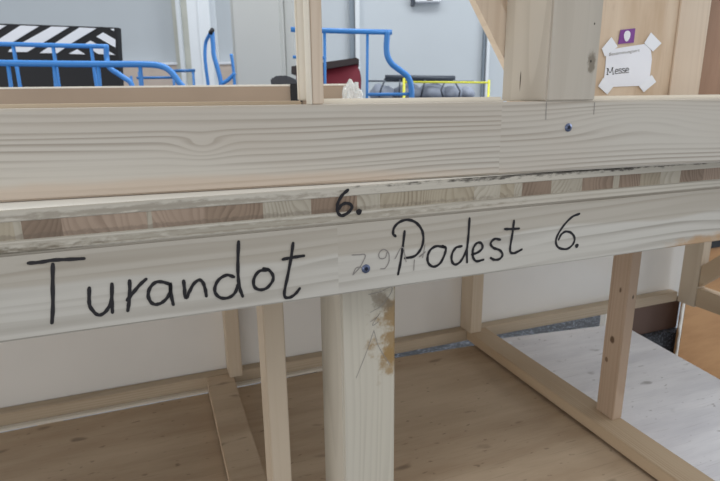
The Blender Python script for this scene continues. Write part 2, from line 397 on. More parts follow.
# white I-section column in front of the wall
bm = bmesh.new()
x0, x1 = (-1.5736, -1.3666)
addbox(bm, x0, x1, 5.40, 5.42, 0, 4.2, 0.003); addbox(bm, x0, x1, 5.62, 5.64, 0, 4.2, 0.003)
addbox(bm, (x0 + x1) / 2 - 0.01, (x0 + x1) / 2 + 0.01, 5.42, 5.62, 0, 4.2, 0)
addbox(bm, (x0 + x1) / 2 - 0.004, (x0 + x1) / 2 + 0.004, 5.392, 5.40, 0, 4.2, 0)
struct(finish('trim_8', bm, 'hall_white'))
# broad pale grey column, nearer
x0, x1 = (-0.7638, -0.3915)
bm = bmesh.new(); addbox(bm, x0, x1 - 0.06, 3.5, 3.9, 0, 4.2, 0.02); addbox(bm, x1 - 0.06, x1, 3.56, 3.9, 0, 4.2, 0.008)
struct(finish('trim_9', bm, 'hall_grey'))

# ---------------------------------------------------------------- lower platform with the writing
root = thing('stage_platform', 'long spruce stage platform with black handwriting along its front rail', 'stage platform', P2H(0, 0, 0.514), PSI, (0, 0, 0.514))
B = root
front = box('front_rail', 'rail', B, -0.62, 1.56, 0.0, 0.03, 0.9540, 1.0298, 0.002)
deck = bpy.data.objects.new('deck_board', bpy.data.meshes.new('deck_board'))
bm = bmesh.new(); addbox(bm, -0.64, 1.58, -0.001, 0.70, 1.0562, 1.0660, 0.0008)
bm.faces.ensure_lookup_table()
for f in bm.faces:
    f.normal_update(); f.material_index = 1 if f.calc_center_median().z > 1.0655 and f.normal.z > 0.9 else 0
deck = finish('deck_board', bm, ['veneer', 'deck_top'], B)
box('bottom_layer', 'veneer', deck, -0.64, 1.58, -0.001, 0.70, 1.0300, 1.0410, 0.0012).location = (0, 0, 0)
# middle layer: sawn blocks, their end grain showing along the edge
blocks = [(-0.1830, -0.1079, 3), (-0.1079, -0.1023, 2), (-0.1023, -0.0734, 0), (-0.0734, -0.0074, 1), (-0.0074, -0.0033, 2), (-0.0033, 0.0416, 1), (0.0416, 0.0941, 0), (0.0941, 0.1171, 2), (0.1171, 0.1407, 2), (0.1407, 0.1882, 0),
          (0.1882, 0.2130, 2), (0.2130, 0.2478, 3), (0.2478, 0.2817, 3), (0.2817, 0.3234, 3), (0.3234, 0.3567, 2), (0.3567, 0.3751, 3), (0.3751, 0.3858, 2), (0.3858, 0.4259, 0), (0.4259, 0.4707, 2), (0.4707, 0.5178, 0), (0.5178, 0.5272, 2), (0.5272, 0.5608, 0),
          (0.5608, 0.5939, 3), (0.5939, 0.6282, 2), (0.6282, 0.6692, 0), (0.6692, 0.6987, 1)]
bm = bmesh.new(); random.seed(3)
xs = -0.64
seq = list(blocks); end = seq[-1][1]
seq[0] = (-0.64, seq[0][1], seq[0][2])
while end < 1.58:
    w = random.uniform(0.02, 0.06); seq.append((end, min(end + w, 1.58), random.randrange(4))); end += w
for a, b, k in seq: addbox(bm, a, b, -0.0004, 0.70, 1.0410, 1.0562, 0.0, k)
finish('core_layer', bm, ['core_brown', 'core_rose', 'core_pale', 'core_tan'], deck).location = (0, 0, 0)

# handwriting on the rail and on the deck edge
Z0 = (0, 0, 0)
ink = lettering('marker_writing', 'ink', front, [[(-0.1019, 1.0207), (-0.0936, 1.0205), (-0.0837, 1.0212), (-0.0738, 1.0206), (-0.0607, 1.0199)], [(-0.0845, 1.0178), (-0.0870, 1.0001), (-0.0895, 0.9804), (-0.0922, 0.9660)],
    [(-0.0599, 0.9934), (-0.0614, 0.9823), (-0.0613, 0.9761), (-0.0579, 0.9694), (-0.0546, 0.9674), (-0.0498, 0.9698), (-0.0449, 0.9768), (-0.0430, 0.9848), (-0.0418, 0.9946)], [(-0.0418, 0.9940), (-0.0436, 0.9797), (-0.0444, 0.9683)],
    [(-0.0274, 0.9957), (-0.0283, 0.9859), (-0.0301, 0.9756), (-0.0319, 0.9679)], [(-0.0313, 0.9779), (-0.0255, 0.9844), (-0.0193, 0.9909), (-0.0138, 0.9954)],
    [(0.0053, 0.9882), (-0.0006, 0.9909), (-0.0062, 0.9913), (-0.0114, 0.9867), (-0.0136, 0.9796), (-0.0118, 0.9729), (-0.0079, 0.9704), (-0.0025, 0.9715), (0.0028, 0.9762), (0.0056, 0.9822), (0.0060, 0.9883), (0.0058, 0.9779), (0.0068, 0.9680)],
    [(0.0177, 0.9896), (0.0178, 0.9816), (0.0182, 0.9733), (0.0214, 0.9778), (0.0260, 0.9852), (0.0312, 0.9886), (0.0344, 0.9858), (0.0360, 0.9791), (0.0365, 0.9720)],
    [(0.0629, 0.9875), (0.0565, 0.9901), (0.0491, 0.9867), (0.0450, 0.9800), (0.0451, 0.9734), (0.0498, 0.9683), (0.0570, 0.9677), (0.0631, 0.9719), (0.0661, 0.9794)], [(0.0695, 1.0212), (0.0675, 1.0002), (0.0669, 0.9848), (0.0679, 0.9746), (0.0699, 0.9669)],
    [(0.0948, 0.9902), (0.0869, 0.9900), (0.0815, 0.9829), (0.0817, 0.9750), (0.0869, 0.9713), (0.0934, 0.9722), (0.0992, 0.9783), (0.1001, 0.9839), (0.0965, 0.9900), (0.0913, 0.9924)],
    [(0.1213, 1.0144), (0.1189, 1.0008), (0.1148, 0.9831), (0.1108, 0.9675), (0.1109, 0.9605), (0.1160, 0.9593), (0.1218, 0.9625), (0.1261, 0.9673)], [(0.1105, 0.9993), (0.1211, 1.0001), (0.1317, 1.0004)]], 0.0031, 0.0)
ink.location = Z0
w2 = lettering('marker_writing', 'ink', front, [[(0.2408, 1.0145), (0.2390, 0.9984), (0.2363, 0.9805), (0.2337, 0.9681)], [(0.2305, 1.0101), (0.2277, 1.0131), (0.2288, 1.0196), (0.2352, 1.0250), (0.2447, 1.0264), (0.2544, 1.0221), (0.2612, 1.0132), (0.2629, 1.0028), (0.2599, 0.9927), (0.2526, 0.9860), (0.2416, 0.9852)],
    [(0.2895, 0.9918), (0.2787, 0.9942), (0.2712, 0.9903), (0.2684, 0.9825), (0.2703, 0.9752), (0.2768, 0.9714), (0.2843, 0.9747), (0.2892, 0.9836), (0.2905, 0.9906), (0.2863, 0.9938)],
    [(0.3104, 0.9909), (0.3029, 0.9897), (0.2984, 0.9826), (0.2987, 0.9750), (0.3028, 0.9707), (0.3092, 0.9730), (0.3145, 0.9808), (0.3178, 0.9894)], [(0.3189, 1.0214), (0.3184, 1.0020), (0.3172, 0.9844), (0.3181, 0.9714)],
    [(0.3240, 0.9797), (0.3317, 0.9815), (0.3372, 0.9860), (0.3349, 0.9919), (0.3291, 0.9920), (0.3251, 0.9860), (0.3253, 0.9770), (0.3302, 0.9713), (0.3394, 0.9720)],
    [(0.3603, 0.9931), (0.3528, 0.9947), (0.3478, 0.9900), (0.3520, 0.9844), (0.3602, 0.9809), (0.3645, 0.9751), (0.3609, 0.9703), (0.3537, 0.9703), (0.3488, 0.9730)],
    [(0.3774, 1.0135), (0.3764, 0.9988), (0.3745, 0.9833), (0.3756, 0.9765), (0.3812, 0.9751), (0.3908, 0.9783)], [(0.3655, 1.0050), (0.3760, 1.0040), (0.3851, 1.0037)]], 0.0029, 0.0)
w2.location = Z0
w3 = lettering('marker_writing', 'ink', front, [[(0.4708, 1.0135), (0.4605, 1.0108), (0.4499, 1.0024), (0.4413, 0.9910), (0.4393, 0.9817), (0.4447, 0.9743), (0.4565, 0.9716), (0.4650, 0.9763), (0.4669, 0.9838), (0.4611, 0.9910), (0.4525, 0.9935), (0.4463, 0.9905), (0.4430, 0.9846)]], 0.0029, 0.0, [(0.4713, 0.9739, 0.0028)])
w3.location = Z0
w4 = lettering('marker_writing', 'ink', deck, [[(0.1783, 1.0625), (0.1722, 1.0577), (0.1677, 1.0506), (0.1667, 1.0448), (0.1680, 1.0397), (0.1718, 1.0373), (0.1780, 1.0397), (0.1821, 1.0444), (0.1807, 1.0479), (0.1755, 1.0495), (0.1711, 1.0478), (0.1688, 1.0443)]], 0.0032, -0.0012, [(0.1895, 1.0396, 0.0031)])
w4.location = Z0
pn = lettering('pencil_writing', 'pencil', front, [[(0.1819, 0.9954), (0.1898, 0.9947), (0.1962, 0.9938), (0.1943, 0.9877), (0.1897, 0.9805), (0.1827, 0.9740)], [(0.1827, 0.9746), (0.1862, 0.9809), (0.1919, 0.9809), (0.1965, 0.9758)],
    [(0.2218, 0.9947), (0.2164, 0.9975), (0.2117, 0.9936), (0.2129, 0.9883), (0.2188, 0.9883), (0.2218, 0.9940), (0.2231, 0.9844), (0.2188, 0.9769), (0.2136, 0.9768)], [(0.2300, 0.9858), (0.2378, 0.9974), (0.2411, 0.9891), (0.2429, 0.9809)],
    [(0.2527, 0.9820), (0.2523, 0.9763), (0.2521, 0.9704)], [(0.2655, 0.9894), (0.2588, 0.9848), (0.2650, 0.9892)], [(0.2648, 0.9975), (0.2637, 0.9896), (0.2623, 0.9832)]], 0.0011, 0.0)
pn.location = Z0
screw(front, *(0.1970, 0.9789, 0.0047), 0.0).location = Z0

# posts, laths and rails under the deck
post = box('post', 'post', B, 0.1794, 0.2451, 0.0302, 0.1113, 0.5140, 1.0298, 0.002)
pc = lettering('pencil_line', 'pencil', post, [[(0.2181, 0.8940), (0.2085, 0.8679), (0.1960, 0.8389)], [(0.2181, 0.8940), (0.2240, 0.8728), (0.2385, 0.8468)], [(0.2116, 0.9380), (0.2266, 0.9396), (0.2407, 0.9414), (0.2279, 0.9232), (0.2139, 0.9166)], [(0.2139, 0.9053), (0.2215, 0.9091), (0.2253, 0.9136), (0.2164, 0.9011), (0.2240, 0.9037)]], 0.0006, 0.0302)
pc.location = Z0
for i, (x0, x1) in enumerate(((0.0697, 0.1275), (0.7439, 0.8020), (-0.60, -0.542))):
    box('cross_rail', 'ply_brown' if i == 0 else 'lath_y', B, x0, x1, -0.004, 0.658, 0.5205, 0.5450, 0.0015)
box('stud', 'lath_z', B, 0.1030, 0.1275, 0.085, 0.127, 0.5450, 1.0298, 0.0012)
box('stud', 'knotty', B, 0.7790, 0.8022, 0.1915, 0.2335, 0.5450, 1.0298, 0.0012)
box('back_rail', 'lath_x', B, -0.62, 1.519, 0.660, 0.688, 0.5140, 0.5450, 0.0015)
box('back_panel', 'back_panel', B, -0.62, 1.58, 0.690, 0.698, 0.5145, 1.0298, 0.0)
for x0, x1 in ((0.1180, 0.1470), (0.7420, 0.7760)):
    box('batten', 'lath_z', B, x0, x1, 0.636, 0.688, 0.5452, 1.0298, 0.0012)
box('corner_post', 'lath_z', B, 1.520, 1.5535, 0.600, 0.660, 0.5140, 1.0298, 0.0012)
box('corner_post', 'lath_z', B, 1.520, 1.5535, 0.031, 0.075, 0.5140, 1.0298, 0.0012)
box('side_rail', 'lath_y', B, 1.520, 1.5535, 0.076, 0.599, 0.5190, 0.5760, 0.0012)
extr('brace', 'lath_y', B, [(0.598, 0.580), (0.598, 0.648), (0.20, 1.025), (0.135, 1.025), (0.135, 1.018)], 'x', 1.522, 1.545)
s = box('pale_strip', 'pale_lath', B, -0.60, 0.36, 0.645, 0.659, 0.5142, 0.5200, 0.001)

# ---------------------------------------------------------------- boards under the platform
lo = thing('plywood_board', 'brown knotty plywood board lying in shade under the left of the platform', 'plywood board', P2H(0, 0, 0), PSI)
bmk = bmesh.new(); prism(bmk, [(-0.9, -0.03), (0.77, -0.03), (0.77, 0.626), (0.5406, 0.640), (0.36, 0.6444), (-0.9, 0.6444)], 'z', 0.496, 0.5138)
finish('deck_face', bmk, 'ply_brown', lo)
for x in (-0.8, 0.1, 0.66):
    for y in (0.0, 0.56): box('leg', 'lath_z', lo, x, x + 0.06, y, y + 0.05, 0.0, 0.496)
wl = thing('plywood_board', 'whitewashed pale plywood board lit from the right beyond the knotty stud', 'plywood board', P2H(0, 0, 0), PSI)
ang = math.radians(-7)
def rot(u, v, px=1.215, py=0.592): return (px + u * math.cos(ang) - v * math.sin(ang), py + u * math.sin(ang) + v * math.cos(ang))
bmk = bmesh.new(); prism(bmk, [rot(0, 0), rot(-0.42, 0), (0.776, 0.60), (0.776, -0.16), rot(0, -0.75)], 'z', 0.495, 0.5135)
finish('deck_face', bmk, 'ply_white', wl)
for u, v in ((-0.06, -0.06), (-0.36, -0.06), (-0.06, -0.70), (-0.26, -0.70)):
    x, y = rot(u, v); box('leg', 'lath_z', wl, x - 0.02, x + 0.02, y - 0.02, y + 0.02, 0.0, 0.495)
# boards standing at the far right
t = thing('tall_board', 'orange-brown board with frayed left edge standing behind the platform end', 'board', P2H(1.72, 0.80, 0), PSI)
box('board', 'orange_board', t, 0.03, 0.62, 0.0, 0.02, 0.0, 0.62, 0.002)
box('edge_strip', 'black', t, 0.02, 0.63, -0.01, 0.03, 0.6202, 0.66, 0.003)
bm = bmesh.new(); random.seed(5)
pl = [(0.022 + random.uniform(-0.005, 0.004), z * 0.03) for z in range(21)]
prism(bm, [(0.0298, 0.0)] + pl + [(0.0298, 0.6)], 'y', 0.0005, 0.006); finish('frayed_edge', bm, 'cardboard_edge', t)
o = box('filler', 'speckle', None, 0, 1.30, 0.0, 0.50, 0.0, 0.295, 0.004)  # black block added to darken the shadowy gap under the back rail
o.location = P2H(0.50, 0.835, 0); o.rotation_euler = (0, 0, PSI)
tag(o, 'low black speckled crate standing in for the dark void below the back rail', 'filler')
t = thing('short_board', 'dark brown board standing on the black crate left of the orange-brown board', 'board', P2H(1.44, 0.86, 0.2952), PSI)
box('board', 'dark_board', t, 0.008, 0.36, 0.0, 0.02, 0.0, 0.24, 0.002)
box('pale_edge', 'cardboard_edge', t, 0.0, 0.0078, -0.002, 0.022, 0.0, 0.24, 0.001)
o = box('paper_scrap', 'white', None, -0.011, 0.011, -0.006, 0.006, 0.0, 0.0006, 0)
o.location = P2H(0.842, 0.606, 0.5137); o.rotation_euler = (0, 0, PSI - 0.1)
tag(o, 'small white paper scrap at the back edge of the whitewashed plywood', 'paper scrap')

# ---------------------------------------------------------------- upper platform standing on the deck
c, s_ = math.cos(PSI), math.sin(PSI)
uroot = thing('stage_platform', 'upper spruce platform frame standing on the deck with plywood panel and taped sign', 'stage platform', P2H(0.39, 0, 1.0662), PSI + TH, (0, 0, 1.0662))
U = uroot
uf = box('front_rail', 'rail_upper', U, -1.02, 0.72, 0.0, 0.0285, 1.0664, 1.1438, 0.002)
screw(uf, *(0.0502, 1.1153, 0.0046), 0.0).location = Z0
lettering('pencil_line', 'pencil', uf, [[(0.0194, 1.1432), (0.0197, 1.1335), (0.0202, 1.1246)]], 0.0009, 0.0).location = Z0
lettering('pencil_line', 'pencil', uf, [[(0.0821, 1.1420), (0.0824, 1.1347), (0.0825, 1.1290)]], 0.0009, 0.0).location = Z0
box('back_lath', 'lath_x', U, -1.02, -0.2450, 0.0290, 0.060, 1.0664, 1.1474, 0.001)
box('back_lath', 'pale_lath', U, -0.2300, -0.0145, 0.0290, 0.060, 1.0664, 1.1492, 0.003)
box('back_lath', 'pale_lath', U, 0.0836, 0.72, 0.0290, 0.060, 1.0664, 1.1490, 0.003)
box('post', 'post_upper', U, 0.0187, 0.0828, 0.0005, 0.0912, 1.1440, 1.55, 0.0015)
box('stud', 'beige', U, -0.2400, -0.2284, 0.002, 0.024, 1.1440, 1.55, 0.001)
box('lit_left_side', 'pale_lath_z', U, -0.2412, -0.2401, 0.001, 0.024, 1.1440, 1.55, 0.0002)  # pale sliver that paints the light on the stud's left side
box('stud', 'pale_lath_z', U, -0.2440, -0.2330, 0.048, 0.056, 1.1476, 1.55, 0.001)
extr('brace', 'beige', U, [(-0.167, 1.48), (0.0475, 1.1510), (0.0810, 1.1510), (-0.1335, 1.48)], 'y', 0.0916, 0.1050)
extr('brace', 'beige', U, [(-0.150, 1.48), (0.0640, 1.1510), (0.1000, 1.1510), (-0.080, 1.48)], 'y', 0.1055, 0.1200)
box('panel', 'ply_panel', U, 0.10, 0.40, 0.200, 0.212, 1.0664, 1.55, 0.001)
box('batten', 'beige', U, 0.3870, 0.4475, 0.1965, 0.1997, 1.0664, 1.55, 0.001)
box('side_panel', 'panel_brown', U, 0.40, 0.80, 0.240, 0.252, 1.0664, 1.55, 0.001)
# taped paper sign on the plywood panel
sg = thing('paper_sign', 'white paper sign with taped corners on the plywood panel', 'sign', (0, 0, 0), PSI + TH)
sg.location = uroot.matrix_basis @ Vector((0.305, 0.1995, 0)) if False else P2H(0.39, 0, 0) + Matrix.Rotation(PSI + TH, 3, 'Z') @ Vector((0.305, 0.1996, 1.185))
sg['base'] = (0.305, 0.1996, 1.185)
def flat(name, mat, poly, y, parent=sg, th=0.0004):
    bm = bmesh.new(); prism(bm, poly, 'y', y, y + th); return finish(name, bm, mat, parent)
flat('paper', 'paper', [(0.2594, 1.2155), (0.2864, 1.2199), (0.3395, 1.2271), (0.3463, 1.2036), (0.3468, 1.1647), (0.3292, 1.1633), (0.2786, 1.1620), (0.2593, 1.1630), (0.2603, 1.1895)], 0.1988)
for q in ([(0.2501, 1.2177), (0.2655, 1.2344), (0.2786, 1.2210), (0.2569, 1.2063)], [(0.3277, 1.2271), (0.3380, 1.2426), (0.3607, 1.2272), (0.3465, 1.2147)], [(0.2577, 1.1753), (0.2785, 1.1625), (0.2685, 1.1508), (0.2500, 1.1631)], [(0.3494, 1.1799), (0.3595, 1.1692), (0.3378, 1.1536), (0.3266, 1.1633)]):
    flat('tape', 'tape', q, 0.1982)
flat('sticker', 'purple', [(0.2809, 1.2449), (0.3079, 1.2479), (0.3078, 1.2273), (0.2790, 1.2246)], 0.1984)
cx, cz = (0.2938, 1.2364)
flat('emblem', 'white', [(cx + 0.0058 * math.cos(a) + 0.0006 * math.sin(2 * a), cz + 0.0078 * math.sin(a)) for a in [2 * math.pi * k / 20 for k in range(20)]], 0.1980)
tl = lettering('printed_word', 'ink', sg, [[(0.2639, 1.1802), (0.2663, 1.1805), (0.2648, 1.1802), (0.2646, 1.1890), (0.2640, 1.1892), (0.2628, 1.1890), (0.2652, 1.1892), (0.2697, 1.1832), (0.2725, 1.1900), (0.2749, 1.1903), (0.2731, 1.1900), (0.2758, 1.1810), (0.2746, 1.1807), (0.2774, 1.1810)],
    [(0.2788, 1.1847), (0.2842, 1.1854), (0.2833, 1.1876), (0.2802, 1.1879), (0.2788, 1.1847), (0.2804, 1.1817), (0.2847, 1.1820)], [(0.2901, 1.1881), (0.2875, 1.1891), (0.2858, 1.1876), (0.2879, 1.1859), (0.2906, 1.1849), (0.2902, 1.1827), (0.2878, 1.1822), (0.2858, 1.1832)],
    [(0.2963, 1.1887), (0.2937, 1.1896), (0.2920, 1.1881), (0.2941, 1.1864), (0.2968, 1.1855), (0.2964, 1.1832), (0.2940, 1.1827), (0.2920, 1.1837)], [(0.2982, 1.1864), (0.3037, 1.1872), (0.3028, 1.1894), (0.2996, 1.1897), (0.2982, 1.1864), (0.2999, 1.1832), (0.3042, 1.1838)]], 0.0011, 0.1988)
# the small grey line above the word
fc = bpy.data.curves.new('sign_text', 'FONT'); fc.body = 'Bestimmungsort'; fc.size = 0.0062
fo = bpy.data.objects.new('sign_text', fc); COL.objects.link(fo)
dg = bpy.context.evaluated_depsgraph_get(); me = bpy.data.meshes.new_from_object(fo.evaluated_get(dg)); bpy.data.objects.remove(fo)
ax, az = (0.2641, 1.2074); bx, bz = (0.3207, 1.2146)
wid = max(v.co.x for v in me.vertices) or 1.0
for v in me.vertices:
    u, w = v.co.x / wid, v.co.y
    v.co = (ax + (bx - ax) * u, 0.1985, az + (bz - az) * u + w)
ln = link('printed_line', me, 'pencil', sg)

# ---------------------------------------------------------------- things in the hall behind
# brown plank whose pale top edge shows just above the rail
bm = bmesh.new(); x0, x1 = (-0.9832, -0.0238); zt = 1.1822; zb = 1.1781
o = thing('plank_barrier', 'long brown board with pale top edge lying behind the upper rail', 'board', (0, 1.35, 0))
box('board', 'cardboard', o, x0, x1, 0.0, 0.03, 0.55, zb, 0.001)
box('top_edge', 'cardboard_edge', o, x0, x1, 0.0, 0.03, zb, zt, 0.001)
a, b = (-0.1615, -0.1348)
box('black_strap', 'black', o, a, b, -0.012, -0.0005, 0.90, 1.1834, 0.001)
for x in (x0 + 0.05, x1 - 0.1): box('leg', 'lath_z', o, x, x + 0.05, 0.031, 0.08, 0.0, 0.8, 0.001)
# crumpled clear foil at the end of the plank
bm = bmesh.new(); fx, fd, fz = (-0.0153, 1.3300, 1.1514)
bmesh.ops.create_icosphere(bm, subdivisions=4, radius=1.0)
random.seed(11)
from mathutils import noise as mn
for v in bm.verts:
    n_ = mn.noise(v.co * 2.3) * 0.35 + mn.noise(v.co * 5.5) * 0.22
    v.co = Vector((v.co.x * 0.022, v.co.y * 0.014, v.co.z * 0.034)) * (1 + n_)
    v.co += Vector((0, 0, 0.0))
bm.normal_update()
o = finish('foil_wad', bm, 'foil'); o.location = (fx, 1.325, fz); 
tag(o, 'crumpled clear plastic foil at the right end of the long brown board', 'plastic foil')

# left blue trolley
def leg_to_floor(p): return [p, (p[0], p[1], 0.16)]
def wheels(parent, xs, ys, r=0.07):
    for x in xs:
        for y in ys:
            bm = bmesh.new(); bmesh.ops.create_cone(bm, cap_ends=True, segments=20, radius1=r, radius2=r, depth=0.035, matrix=Matrix.Translation((x, y, r)) @ Matrix.Rotation(math.pi / 2, 4, 'Y'))
            bmesh.ops.bevel(bm, geom=[e for e in bm.edges if e.calc_face_angle(0) > 1], offset=0.008, segments=2, affect='EDGES')
            finish('wheel', bm, 'black', parent, False)
t = thing('platform_trolley', 'blue tubular trolley in front of the upright hazard-striped board', 'trolley')
tube('front_rail', 'blue', t, [(-1.6037, 2.2000, 1.2981), (-1.3746, 2.2000, 1.2921), (-1.0685, 2.2000, 1.2854), (-0.8383, 2.2000, 1.2824), (-0.7772, 2.2000, 1.2788), (-0.7399, 2.2000, 1.2675), (-0.7151, 2.2000, 1.2451), (-0.6948, 2.2000, 1.2152), (-0.6711, 2.2000, 1.1776), (-0.6224, 2.2000, 0.1600)], 0.012)
tube('back_rail', 'blue', t, [(-1.7702, 2.4500, 1.3914), (-1.5172, 2.4500, 1.3849), (-1.2641, 2.4500, 1.3763), (-1.0612, 2.4500, 1.3703)], 0.0095)
for a, b in ((13, 20), (53, 58), (91, 95)):
    tube('upright', 'blue', t, [(0,0,0) for a_ in (0,)] + [(0,0,0), (0,0,0)], 0.0075, sm=False) if False else None
for q in ([(-1.4629, 2.4500, 1.3803), (-1.4614, 2.4500, 1.2130), (-1.4669, 2.4500, 0.1600)], [(-1.2941, 2.4500, 1.3746), (-1.2932, 2.4500, 1.2113), (-1.2976, 2.4500, 0.1600)], [(-1.1333, 2.4500, 1.3710), (-1.1314, 2.4500, 1.2096), (-1.1370, 2.4500, 0.1600)]):
    tube('upright', 'blue', t, q, 0.0075, sm=False)
for q in ([(-1.3446, 2.2000, 1.2882), (-1.3471, 2.2000, 1.2069), (-1.3562, 2.2000, 0.1600)], [(-1.1682, 2.2000, 1.2864), (-1.1728, 2.2000, 1.2051), (-1.1808, 2.2000, 0.1600)], [(-0.9994, 2.2000, 1.2847), (-1.0024, 2.2000, 1.2034), (-1.0093, 2.2000, 0.1600)], [(-0.8386, 2.2000, 1.2795), (-0.8396, 2.2000, 1.2018), (-0.8455, 2.2000, 0.1600)]):
    tube('upright', 'blue', t, q, 0.0075, sm=False)
tube('end_post', 'blue', t, [(-1.0695, 2.4500, 1.3724), (-1.0724, 2.4500, 1.3159), (-1.0421, 2.4000, 1.2805), (-1.0035, 2.4000, 1.2520), (-0.9648, 2.4000, 1.2232), (-0.9559, 2.4000, 1.1906), (-0.9564, 2.4000, 0.1600)], 0.011)
x0 = (-1.6037, 2.2000, 1.2981)[0]; x1 = (-0.6491, 2.2000, 1.1623)[0]
box('load_deck', 'blue', t, x0, x1, 2.15, 2.50, 0.14, 0.17, 0.004)
wheels(t, (x0 + 0.1, x1 - 0.1), (2.2, 2.45))
# small far trolley
t = thing('platform_trolley', 'small far blue trolley by the pale base boards beside the white column', 'trolley')
for nm, q, r in (('rail', [(-1.5556, 4.0000, 1.2986), (-1.3095, 4.0000, 1.2995)], 0.009), ('rail', [(-1.3122, 4.0000, 1.3432), (-1.1439, 4.0000, 1.3448)], 0.010), ('upright', [(-1.5371, 4.0000, 1.3387), (-1.5437, 4.0000, 0.1600)], 0.009), ('upright', [(-1.2982, 4.0000, 1.3430), (-1.3107, 4.0000, 0.1600)], 0.009), ('upright', [(-1.1582, 4.0000, 1.3416), (-1.1694, 4.0000, 0.1600)], 0.009), ('upright', [(-1.5962, 4.0000, 1.3124), (-1.6073, 4.0000, 0.1600)], 0.010)):
    tube(nm, 'blue', t, q, r, sm=False)
a = (-1.5962, 4.0000, 1.3124)[0]; b = (-1.1582, 4.0000, 1.3416)[0]
box('load_deck', 'blue', t, a, b, 3.95, 4.3, 0.14, 0.17, 0.004); wheels(t, (a + 0.08, b - 0.08), (4.0, 4.25))
# upright blue hand truck
t = thing('hand_truck', 'upright blue hand truck with curved handles beside the white column', 'hand truck')
tube('back_tube', 'blue', t, [(-0.7461, 2.9500, 1.4797), (-0.7886, 3.0000, 1.4368), (-0.7990, 3.0000, 1.3729), (-0.7991, 3.0000, 1.3081), (-0.7951, 3.0000, 1.2273), (-0.7964, 3.0000, 0.1600)], 0.009)
tube('front_tube', 'blue', t, [(-0.7410, 2.9500, 1.4797), (-0.7405, 2.9500, 1.4220), (-0.7399, 2.9500, 1.3638), (-0.7246, 2.9500, 1.2950), (-0.7143, 2.9500, 1.2253), (-0.7099, 2.9500, 0.1600)], 0.012)
tube('arm', 'blue', t, [(-0.7143, 2.9500, 1.2253), (-0.6765, 2.9500, 1.2449), (-0.6378, 2.9500, 1.2793)], 0.010)
tube('arm', 'blue', t, [(-0.6520, 2.9500, 1.3727), (-0.6470, 2.9500, 1.3336), (-0.6440, 2.9500, 1.2645), (-0.6523, 2.9500, 0.1600)], 0.008)
tube('grip', 'black', t, [(-0.7444, 2.9300, 1.4728), (-0.7370, 2.9500, 1.4915)], 0.011, sm=False)
px, pd, pz = (-0.7518, 2.9500, 0.1600)
box('toe_plate', 'blue', t, px - 0.12, px + 0.16, 2.75, 3.1, 0.02, 0.04, 0.003); wheels(t, (px - 0.1, px + 0.14), (3.03,), 0.09)
# right trolley
t = thing('platform_trolley', 'blue tubular trolley to the right of the red upholstered seat', 'trolley')
tube('top_rail', 'blue', t, [(-0.2529, 2.2000, 1.4018), (-0.0675, 2.2000, 1.3946), (0.1297, 2.2000, 1.3881)], 0.0095, sm=False)
for q in ([(-0.1262, 2.2000, 1.3952), (-0.1294, 2.2000, 1.2021), (-0.1320, 2.2000, 0.1600)], [(0.0367, 2.2000, 1.3900), (0.0332, 2.2000, 1.1517), (0.0329, 2.2000, 0.1600)], [(-0.2076, 2.2000, 1.3996), (-0.2184, 2.2000, 0.1600)]):
    tube('upright', 'blue', t, q, 0.0055, sm=False)
tube('end_post', 'blue', t, [(0.1126, 2.2000, 1.3929), (0.1089, 2.2000, 1.3391), (0.1128, 2.2000, 1.3029), (0.1302, 2.2000, 1.2735), (0.1651, 2.2000, 1.2474), (0.1924, 2.2000, 1.2249), (0.2044, 2.2000, 1.1913), (0.2070, 2.2000, 1.1461), (0.2077, 2.2000, 0.1600)], 0.0115)
tube('lower_rail', 'blue', t, [(0.0294, 2.2000, 1.1611), (0.2048, 2.2000, 1.1612)], 0.006, sm=False)
tube('lower_rail', 'blue', t, [(-0.2495, 2.2000, 1.3028), (-0.1269, 2.2000, 1.2980)], 0.006, sm=False)
a = (-0.2763, 2.2000, 1.3031)[0]; b = (0.2048, 2.2000, 1.1612)[0]
box('load_deck', 'blue', t, a, b, 2.17, 2.6, 0.14, 0.17, 0.004); wheels(t, (a + 0.06, b - 0.06), (2.22, 2.55))
# striped board
t = thing('striped_board', 'upright black board with black and white hazard stripes behind the left trolley', 'board')
xa = (-2.2000, 3.0000, 1.5381)[0]; xb = (-1.2416, 3.0000, 1.5094)[0]; zt = 1.5119
extr('body', 'black', t, [(xa, 0.0), ((-1.2584, 3.0000, 1.2014)[0], 0.0), ((-1.2600, 3.0000, 1.2319)[0], 1.2319), (xb, zt), (xa, zt + 0.04)], 'y', 3.0, 3.05, 0.0)
bm = bmesh.new()
for q in ([(-1.7347, 1.5263), (-1.6411, 1.5214), (-1.7918, 1.4443), (-1.8565, 1.4449), (-1.8918, 1.4412)], [(-1.5771, 1.5192), (-1.4874, 1.5159), (-1.6370, 1.4387), (-1.7218, 1.3969), (-1.8197, 1.3978), (-1.8108, 1.4093)], [(-1.4318, 1.5137), (-1.3466, 1.5088), (-1.4859, 1.4372), (-1.5667, 1.3887), (-1.6575, 1.3913), (-1.6289, 1.4075)], [(-1.5063, 1.3857), (-1.4597, 1.4083), (-1.4226, 1.3815)],
          [(-1.4220, 1.4300), (-1.3847, 1.4492), (-1.2666, 1.3775), (-1.3545, 1.3833)], [(-1.3519, 1.4684), (-1.3148, 1.4883), (-1.2564, 1.4529), (-1.2611, 1.4145)], [(-1.2750, 1.5041), (-1.2575, 1.5064), (-1.2589, 1.4951)], [(-1.9439, 1.5324), (-1.8074, 1.5279), (-1.8454, 1.5073), (-1.9859, 1.4462)]):
    prism(bm, [(u, w) for u, w in q], 'y', 2.996, 3.0)
finish('white_stripes', bm, 'white', t)
